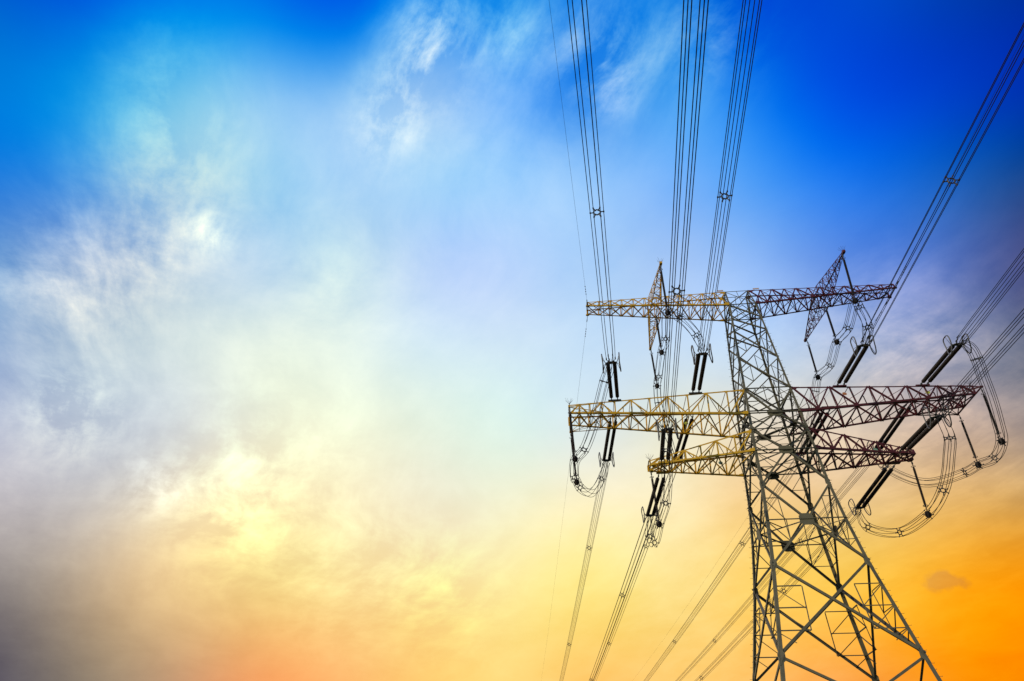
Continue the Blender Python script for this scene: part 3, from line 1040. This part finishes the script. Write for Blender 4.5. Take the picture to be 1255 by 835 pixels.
    tp.box((s * 14.6, 0, 36.5), (.18, 0, 0), (0, .3, 0), (0, 0, .14))
    obj('tip_frame', tp, mat, arm)
    spikes(arm, (s * 14.7, -.6, 37.5), 9, .8, 44 + s)

for c, m in (((18.43, -1.83, 44.16), LIME), ((8.73, -2.44, 44.14), ORANGE), ((-9.3, 2.0, 43.61), LIME),
             ((-6.58, -0.1, 37.04), TEAL), ((11.61, 1.0, 38.4), TEAL)):
    marker(tower, c, (0.26, 0, 0), (0, 0.1, 0.26), m)
for u in (-2.19, 2.63):
    mb = MB()
    mb.box((u, -.72, 62.42), (.42, 0, 0), (0, .015, 0), (0, 0, .11))
    obj('marker_plate', mb, PINK, tower)

# ------------------------------------------------------------------ insulator strings
H_NEAR = {'A': 4.5, 'B': 4.35, 'C': 4.35, 'D': 4.65, 'E': 4.35, 'F': 4.0}
H_FAR = {'A': 4.5, 'B': 4.35, 'C': 4.5, 'D': 4.8, 'E': 4.8, 'F': 4.65}
ATT = {'A': (-18.15, 1.85, 45.06), 'B': (-8.45, 2.43, 45.17), 'C': (-13.2, 1.45, 36.77),
       'D': (8.45, 2.43, 45.17), 'E': (18.15, 1.85, 45.06), 'F': (13.2, 1.45, 36.77)}
QN, QF = (-1.45, -0.095, 0.00013), (-1.15, -0.037, 0.0001)
S0 = 11.3
BR = 0.53


def line_point(k, near, s):
    h = radians((H_NEAR if near else H_FAR)[k])
    z0, sl, c = QN if near else QF
    u, v, z = ATT[k]
    sg = -1 if near else 1
    dz = z0 * s / S0 if s < S0 else z0 + sl * (s - S0) + c * (s - S0) ** 2
    return Vector((u - sin(h) * s, sg * v + sg * cos(h) * s, z + dz))


def frame_from(d, up=Vector((0, 0, 1))):
    """matrix whose X axis runs along d, Y is level, Z close to up"""
    x = d.normalized()
    y = up.cross(x).normalized()
    z = x.cross(y)
    return Matrix((x, y, z)).transposed()


def shed_profile(s0, s1, r, core, pitch):
    prof = [(s0 - .18, .05), (s0 - .16, .085), (s0, .085), (s0, core)]
    s = s0
    while s < s1 - pitch * .5:
        prof += [(s + pitch * .25, core), (s + pitch * .45, r), (s + pitch * .62, r), (s + pitch * .8, core)]
        s += pitch
    prof += [(s1, core), (s1, .085), (s1 + .16, .085), (s1 + .18, .05)]
    return prof


def make_tension():
    t = thing('insulator_string', 'x', 'insulator string')
    for sy in (-1, 1):
        y = sy * 0.36
        mb = MB()
        mb.lathe((0, y, 0), (1, 0, 0), shed_profile(1.25, 10.05, 0.225, 0.175, 0.15), 12)
        rod = obj('insulator_rod', mb, BROWN, t, smooth=False)
        lk = MB()
        lk.tube([(0.05, y, 0.02), (0.5, y, 0)], 0.045, 6)
        lk.box((0.62, y, 0), (.16, 0, 0), (0, .06, 0), (0, 0, .10))
        lk.tube([(0.7, y - .04, 0), (1.08, y - .04, 0)], 0.03, 6)
        lk.tube([(0.7, y + .04, 0), (1.08, y + .04, 0)], 0.03, 6)
        lk.box((1.04, y, 0), (.09, 0, 0), (0, .075, 0), (0, 0, .06))
        obj('link', lk, DARKMETAL, t)
    yk = MB()
    yk.plate([(10.25, -.55, .03), (10.25, .55, .03), (10.5, .55, .03), (10.72, .3, .03), (10.72, -.3, .03), (10.5, -.55, .03)], (0, 0, -1), .06)
    yk.box((10.35, 0, 0), (.09, 0, 0), (0, .62, 0), (0, 0, .085))
    for k in range(6):
        a = pi * k / 3
        p = Vector((10.7, cos(a) * .26, sin(a) * .2))
        q = Vector((11.25, cos(a) * BR * .9, sin(a) * BR * .9))
        yk.tube([(10.45, cos(a) * .2, 0), p, q], .035, 5)
        yk.lathe(q - Vector((.08, 0, 0)), (1, 0, 0), [(0, .045), (.02, .07), (.5, .06), (.55, .03)], 6)
    obj('yoke', yk, DARKMETAL, t)
    for sy in (-1, 1):
        rg = MB()
        tilt = 0.28
        def P(x, z):
            return Vector((x, sy * (.86 + tilt * abs(z) * .25 + .02), z))
        out = [(9.75, .80), (10.15, 1.02), (10.75, .98), (11.02, .70), (11.02, .1), (10.85, -.55), (10.55, -.98), (10.15, -1.02), (9.9, -.7), (9.72, -.05)]
        pts = []
        m = len(out)
        for i in range(m):
            for f in (0, .33, .66):
                p0, p1, p2, p3 = [Vector((*out[(i + j) % m], 0)) for j in (-1, 0, 1, 2)]
                c = 0.5 * ((2 * p1) + (p2 - p0) * f + (2 * p0 - 5 * p1 + 4 * p2 - p3) * f * f + (3 * p1 - p0 - 3 * p2 + p3) * f ** 3)
                pts.append(P(c.x, c.y))
        rg.tube(pts, 0.06, 7, closed=True)
        for x0, z0 in ((10.4, 1.0), (10.3, -1.0), (9.73, 0), (11.0, .3)):
            rg.tube([P(x0, z0), (10.35, sy * .62, z0 * .06)], .022, 5)
        obj('grading_ring', rg, RINGMETAL, t, smooth=True)
    return t


proto = make_tension()
TXT = {
    'A': ('outer end of the yellow middle arm', 'yellow middle arm, far from the tower'),
    'B': ('inner half of the yellow middle arm', 'yellow middle arm, close to the tower'),
    'C': ('short yellow lower arm', 'short yellow lower arm'),
    'D': ('inner half of the red middle arm', 'red middle arm, close to the tower'),
    'E': ('outer end of the red middle arm', 'red middle arm, far from the tower'),
    'F': ('short red lower arm', 'short red lower arm'),
}
first = True
for k in 'ABCDEF':
    for near in (True, False):
        t = proto if first else copy_tree(proto)
        first = False
        p0, p1 = line_point(k, near, 0), line_point(k, near, S0)
        t.matrix_world = TW @ Matrix.Translation(p0) @ frame_from(p1 - p0).to_4x4()
        t['label'] = ('twin brown insulator string rising forward from the ' if near else
                      'twin brown insulator string slanting away behind the ') + TXT[k][0]
        t['category'] = 'insulator string'
        t['group'] = 'twin tension insulator strings on the arms'

# ------------------------------------------------------------------ bundles of six wires
def make_spacer_mesh():
    mb = MB()
    ri = 0.27
    hexa = [Vector((0, cos(2 * pi * (i + .5) / 6) * ri, sin(2 * pi * (i + .5) / 6) * ri)) for i in range(6)]
    mb.tube(hexa, 0.055, 6, closed=True)
    for i in range(6):
        a = 2 * pi * i / 6
        d = Vector((0, cos(a), sin(a)))
        mb.tube([d * ri * .85, d * (BR * .8), d * BR], [.06, .046, .046], 5)
        mb.lathe(d * BR + Vector((-.10, 0, 0)), (1, 0, 0), [(0, .035), (.03, .06), (.17, .06), (.2, .035)], 6)
        mb.lathe(d * ri * .9 + Vector((-.05, 0, 0)), (1, 0, 0), [(0, .06), (.1, .06)], 6)
    return mb.mesh('spacer', DARKMETAL)


SPACER = make_spacer_mesh()


def catmull(pts, n):
    pts = [Vector(p) for p in pts]
    P = [2 * pts[0] - pts[1]] + pts + [2 * pts[-1] - pts[-2]]
    out = []
    for i in range(1, len(P) - 2):
        p0, p1, p2, p3 = P[i - 1:i + 3]
        # centripetal parametrisation keeps the curve free of loops
        t0 = 0.0
        t1 = t0 + max(1e-4, (p1 - p0).length ** .5)
        t2 = t1 + max(1e-4, (p2 - p1).length ** .5)
        t3 = t2 + max(1e-4, (p3 - p2).length ** .5)
        for j in range(n):
            t = t1 + (t2 - t1) * j / n
            a1 = p0 * ((t1 - t) / (t1 - t0)) + p1 * ((t - t0) / (t1 - t0))
            a2 = p1 * ((t2 - t) / (t2 - t1)) + p2 * ((t - t1) / (t2 - t1))
            a3 = p2 * ((t3 - t) / (t3 - t2)) + p3 * ((t - t2) / (t3 - t2))
            b1 = a1 * ((t2 - t) / (t2 - t0)) + a2 * ((t - t0) / (t2 - t0))
            b2 = a2 * ((t3 - t) / (t3 - t1)) + a3 * ((t - t1) / (t3 - t1))
            out.append(b1 * ((t2 - t) / (t2 - t1)) + b2 * ((t - t1) / (t2 - t1)))
    out.append(pts[-1])
    return out


WR = 0.029


def bundle(name, label, cat, group, centre, frames, spread, spacers, rng):
    """six wires round a centre line; centre in tower axes, first point is the thing's origin"""
    t = thing(name, label, cat, centre[0], group)
    for k in range(6):
        a = pi * k / 3
        mb = MB()
        pts = []
        sag = rng.uniform(-.03, .03)
        for i, (c, fr, sp) in enumerate(zip(centre, frames, spread)):
            f = i / (len(centre) - 1)
            pts.append(c - centre[0] + fr @ Vector((0, cos(a) * BR * sp, sin(a) * BR * sp + sag * sin(pi * f))))
        mb.tube(pts, WR, 5)
        obj('wire', mb, WIRE, t, smooth=True)
    for c, fr in spacers:
        link('spacer', SPACER, t, Matrix.Translation(c - centre[0]) @ fr.to_4x4())
    return t


rng = random.Random(5)
for k in 'ABCDEF':
    for near in (True, False):
        L = 210.0 if near else 385.0
        n = 46
        ss = [11.15 + (L - 11.15) * (i / n) ** 1.6 for i in range(n + 1)]
        cen = [line_point(k, near, s) for s in ss]
        fr = frame_from(cen[-1] - cen[0])
        frs = [fr] * len(cen)
        spread = [min(1.0, .9 + .1 * (s - 11.15) / 3) for s in ss]
        sps = []
        for s in ((34.9, 88, 150) if near else (42.0, 107.0, 172.0, 240, 310)):
            c = line_point(k, near, s + (rng.uniform(-.2, .2)))
            tn = line_point(k, near, s + 1) - line_point(k, near, s - 1)
            sps.append((c, frame_from(tn)))
        lab = ('six wire bundle passing overhead from the ' if near else 'six wire bundle receding downward from the ') + TXT[k][1]
        bundle('conductor_bundle', lab, 'power line', 'six-wire conductor bundles', cen, frs, spread, sps, rng)

# ------------------------------------------------------------------ jumper insulators
def make_jumper_insulator():
    t = thing('jumper_insulator', 'x', 'jumper insulator')
    mb = MB()
    L = 6.85
    mb.lathe((0, 0, 0), (0, 0, -1), shed_profile(1.0, L - 1.05, 0.14, 0.10, 0.13), 9)
    obj('insulator_rod', mb, BROWN, t)
    hk = MB()
    hk.tube([(0, 0, .06), (0, 0, -.85)], .04, 6)
    ring = [Vector((cos(a) * .22, sin(a) * .22, -.75)) for a in [2 * pi * i / 12 for i in range(12)]]
    hk.tube(ring, .025, 5, closed=True)
    for i in (0, 4, 8):
        hk.tube([ring[i], (0, 0, -.78)], .018, 4)
    hk.box((0, 0, -.35), (.08, 0, 0), (0, .03, 0), (0, 0, .14))
    obj('hanger', hk, DARKMETAL, t)
    wt = MB()
    wt.tube([(0, 0, -L + .95), (0, 0, -L + .3)], .05, 6)
    prof = [(0, .1)]
    for i, rr in enumerate((.22, .30, .33, .33, .30, .23)):
        z = .02 + i * .108
        prof += [(z, rr * .86), (z + .02, rr), (z + .075, rr), (z + .085, rr * .8), (z + .105, rr * .8)]
    prof += [(.68, .1)]
    wt.lathe((0, 0, -L + .33), (0, 0, -1), prof, 12)
    obj('counterweight', wt, BROWN, t)
    cl = MB()
    for i in range(6):
        a = pi * i / 3
        d = Vector((cos(a), 0, sin(a)))
        o = Vector((0, 0, -L))
        cl.tube([o + d * .25, o + d * BR], .038, 5)
        cl.lathe(o + d * BR + Vector((0, -.1, 0)), (0, 1, 0), [(0, .035), (.03, .062), (.17, .062), (.2, .035)], 6)
    ring = [Vector((cos(a) * .24, sin(a) * .24, -L + 1.0)) for a in [2 * pi * i / 12 for i in range(12)]]
    cl.tube(ring, .03, 5, closed=True)
    for i in (0, 6):
        cl.tube([ring[i], (0, 0, -L + .9)], .018, 4)
    obj('jumper_clamp', cl, DARKMETAL, t)
    return t, L


jp, JL = make_jumper_insulator()
JI = [
    ((-23.75, -3.2, 43.65), (-23.43, -3.2, 36.65), 'slim insulator and weight hanging at the nearer corner of the yellow middle arm tip', -17),
    ((-23.72, 3.2, 43.7), (-23.36, 3.2, 37.05), 'slim insulator and weight hanging at the farther corner of the yellow middle arm tip', 17),
    ((23.6, -3.2, 43.55), (23.05, -3.2, 36.62), 'slim insulator and weight hanging at the nearer corner of the red middle arm tip', 17),
    ((23.9, 3.2, 43.6), (23.53, 3.2, 37.0), 'slim insulator and weight hanging at the farther corner of the red middle arm tip', -17),
    ((-14.68, 0, 36.4), (-14.55, 0, 30.0), 'slim insulator and weight hanging from the tip of the yellow lower arm', 0),
    ((14.62, 0, 36.4), (14.22, 0, 30.0), 'slim insulator and weight hanging from the tip of the red lower arm', 0),
    ((-11.3, -9.2, 60.2), (-11.37, -9.1, 52.6), 'slim insulator and weight hanging at the near end of the yellow cross beam', 0),
    ((-11.2, 0, 59.5), (-11.25, 0, 53.2), 'slim insulator and weight hanging at the middle of the yellow cross beam', 0),
    ((-11.15, 9.2, 60.2), (-11.05, 9.1, 53.75), 'slim insulator and weight hanging at the far end of the yellow cross beam', 0),
    ((11.0, -9.2, 60.2), (10.45, -9.1, 52.75), 'slim insulator and weight hanging at the near end of the red cross beam', 0),
    ((11.2, 0, 59.5), (11.08, 0, 53.35), 'slim insulator and weight hanging at the middle of the red cross beam', 0),
    ((11.4, 9.2, 60.2), (11.22, 9.1, 53.85), 'slim insulator and weight hanging at the far end of the red cross beam', 0),
]
for i, (a, b, lab, yaw) in enumerate(JI):
    t = jp if i == 0 else copy_tree(jp)
    a, b = Vector(a), Vector(b)
    d = (a - b).normalized()
    x = Vector((cos(radians(yaw)), sin(radians(yaw)), 0))
    y = d.cross(x).normalized()
    x = y.cross(d)
    rot = Matrix((x, y, d)).transposed().to_4x4()
    scale = (a - b).length / JL
    top = b + d * JL if abs(scale - 1) < .03 else a
    if scale <= .97 or scale >= 1.03:
        # rods of the other lengths are meshes of their own
        for ch in t.children:
            if ch.name.startswith('insulator_rod'):
                m = ch.data.copy()
                Lr = (a - b).length
                for v in m.vertices:
                    z = -v.co.z
                    if z > .8:
                        v.co.z = -(0.8 + (z - .8) * (Lr - .8 - .85) / (JL - .8 - .85)) if z < JL - .85 else -(z + Lr - JL)
                ch.data = m
            elif not ch.name.startswith('hanger'):
                m = ch.data.copy()
                for v in m.vertices:
                    v.co.z += JL - (a - b).length
                ch.data = m
    t.matrix_world = TW @ Matrix.Translation(a) @ rot
    t['label'] = lab
    t['category'] = 'jumper insulator'
    t['group'] = 'jumper insulators hanging from the arms'

# ------------------------------------------------------------------ jumper loops
def yoke_pt(k, near):
    return line_point(k, near, 11.0)


JP = {
    'A': ([(-19.41, -12.8, 42.23), (-19.87, -12.2, 41.29), (-20.51, -11.0, 39.61), (-21.31, -8.6, 38.0), (-22.4, -5.2, 36.9), (-23.43, -3.2, 36.6), (-23.6, 0, 36.0), (-23.36, 3.2, 37.05), (-22.95, 4.6, 36.75), (-21.5, 8.2, 37.6), (-19.9, 11.3, 40.9)], (1, 4, 6, 8, 10),
          'slack jumper loop hanging below the outer end of the yellow middle arm'),
    'B': ([(-9.3, -12.2, 46.8), (-10.3, -10.2, 50.9), (-11.37, -9.1, 52.6), (-11.3, -4.6, 52.0), (-11.25, 0, 53.2), (-11.4, 4.6, 52.4), (-11.05, 9.1, 53.75), (-11.0, 10.6, 51.9), (-10.4, 11.6, 48.6)], (0, 1, 3, 5, 7, 8),
          'jumper wires carried high under the yellow cross beam'),
    'C': ([(-14.26, -12.0, 34.06), (-14.3, -11.2, 33.38), (-14.15, -8.5, 32.14), (-14.1, -6.0, 31.26), (-14.19, -4.6, 30.5), (-14.55, 0, 30.0), (-14.7, 5.2, 29.75), (-14.7, 9.2, 32.0)], (1, 4, 6, 7),
          'slack jumper loop sweeping under the tip of the yellow lower arm'),
    'D': ([(8.6, -13.0, 46.0), (10.05, -10.1, 51.0), (10.45, -9.1, 52.75), (10.6, -4.9, 51.9), (11.08, 0, 53.35), (11.3, 4.6, 52.75), (11.22, 9.1, 53.85), (10.9, 10.6, 52.5), (9.5, 12.3, 48.4)], (0, 1, 3, 5, 7),
          'jumper wires carried high under the red cross beam'),
    'E': ([(18.0, -12.8, 42.74), (18.49, -12.2, 41.77), (18.95, -11.2, 40.3), (19.99, -9.3, 38.7), (21.23, -6.8, 37.3), (23.03, -3.2, 36.65), (23.6, 0, 36.3), (23.53, 3.2, 37.0), (22.75, 5.0, 36.9), (19.8, 9.1, 37.6), (16.9, 11.3, 41.0)], (1, 6, 8, 10),
          'slack jumper loop hanging below the outer end of the red middle arm'),
    'F': ([(12.6, -12.2, 34.21), (13.08, -11.3, 33.32), (13.37, -9.4, 32.23), (13.59, -7.8, 31.4), (13.86, -5.2, 30.5), (14.2, 0.0, 30.0), (12.75, 4.5, 29.75), (11.4, 9.0, 32.1)], (1, 4, 6, 7),
          'slack jumper loop sweeping under the tip of the red lower arm'),
}
for k, (mid, spi, lab) in JP.items():
    ctrl = [yoke_pt(k, True)] + [Vector(p) for p in mid] + [yoke_pt(k, False)]
    N = 7
    cen = catmull(ctrl, N)
    # frames carried along the curve without twist
    frames = []
    lat = Vector((1, 0, 0))
    for i, c in enumerate(cen):
        tn = (cen[min(i + 1, len(cen) - 1)] - cen[max(i - 1, 0)]).normalized()
        lat = (lat - tn * lat.dot(tn)).normalized()
        up = tn.cross(lat)
        frames.append(Matrix((tn, lat, up)).transposed())
    m = len(cen)
    spread = [min(1.0, .4 + .6 * min(i, m - 1 - i) / 5) for i in range(m)]
    sps = [(cen[(j + 1) * N], frames[(j + 1) * N]) for j in spi]
    bundle('jumper_loop', lab, 'jumper loop', 'jumper loops joining the strings', cen, frames, spread, sps, rng)

# ------------------------------------------------------------------ ground wires on the top arm
for s, near, lab in ((-1, True, 'single thin ground wire running overhead from the tip of the yellow top arm'),
                     (1, True, 'single thin ground wire running overhead from the tip of the red top arm'),
                     (-1, False, 'single thin ground wire receding from the tip of the yellow top arm'),
                     (1, False, 'single thin ground wire receding from the tip of the red top arm')):
    h = radians(4.25 if near else 4.7)
    sg = -1 if near else 1
    p0 = Vector((s * 20.4, sg * 1.0, 60.95 if near else 60.85))

    def gw(q):
        dz = (-.07 * q + .00013 * q * q) if near else (-.03 * q + .00009 * q * q)
        return Vector((-sin(h) * q, sg * cos(h) * q, dz))
    t = thing('ground_wire', lab, 'ground wire', p0, 'thin ground wires')
    mb = MB()
    L = 210 if near else 385
    mb.tube([gw(L * (i / 40) ** 1.6) for i in range(41)], 0.013, 5)
    obj('wire', mb, WIRE, t, smooth=True)
    for q in (3.2, 4.3):
        mb = MB()
        c = gw(q)
        d = (gw(q + .3) - c).normalized()
        o = c + Vector((0, 0, -.12))
        mb.tube([c, o], .02, 5)
        mb.tube([o - d * .3, o + d * .3], .012, 5)
        for e in (-1, 1):
            mb.lathe(o + d * (.3 * e) - d * .1, d, [(0, .03), (.02, .055), (.18, .055), (.2, .03)], 7)
        obj('vibration_damper', mb, DARKMETAL, t)
    mb = MB()
    mb.tube([gw(0), gw(.9)], .035, 6)
    mb.lathe(gw(.9), gw(1.0) - gw(.9), [(0, .03), (.05, .06), (.5, .05), (.6, .02)], 7)
    obj('dead_end_clamp', mb, DARKMETAL, t)
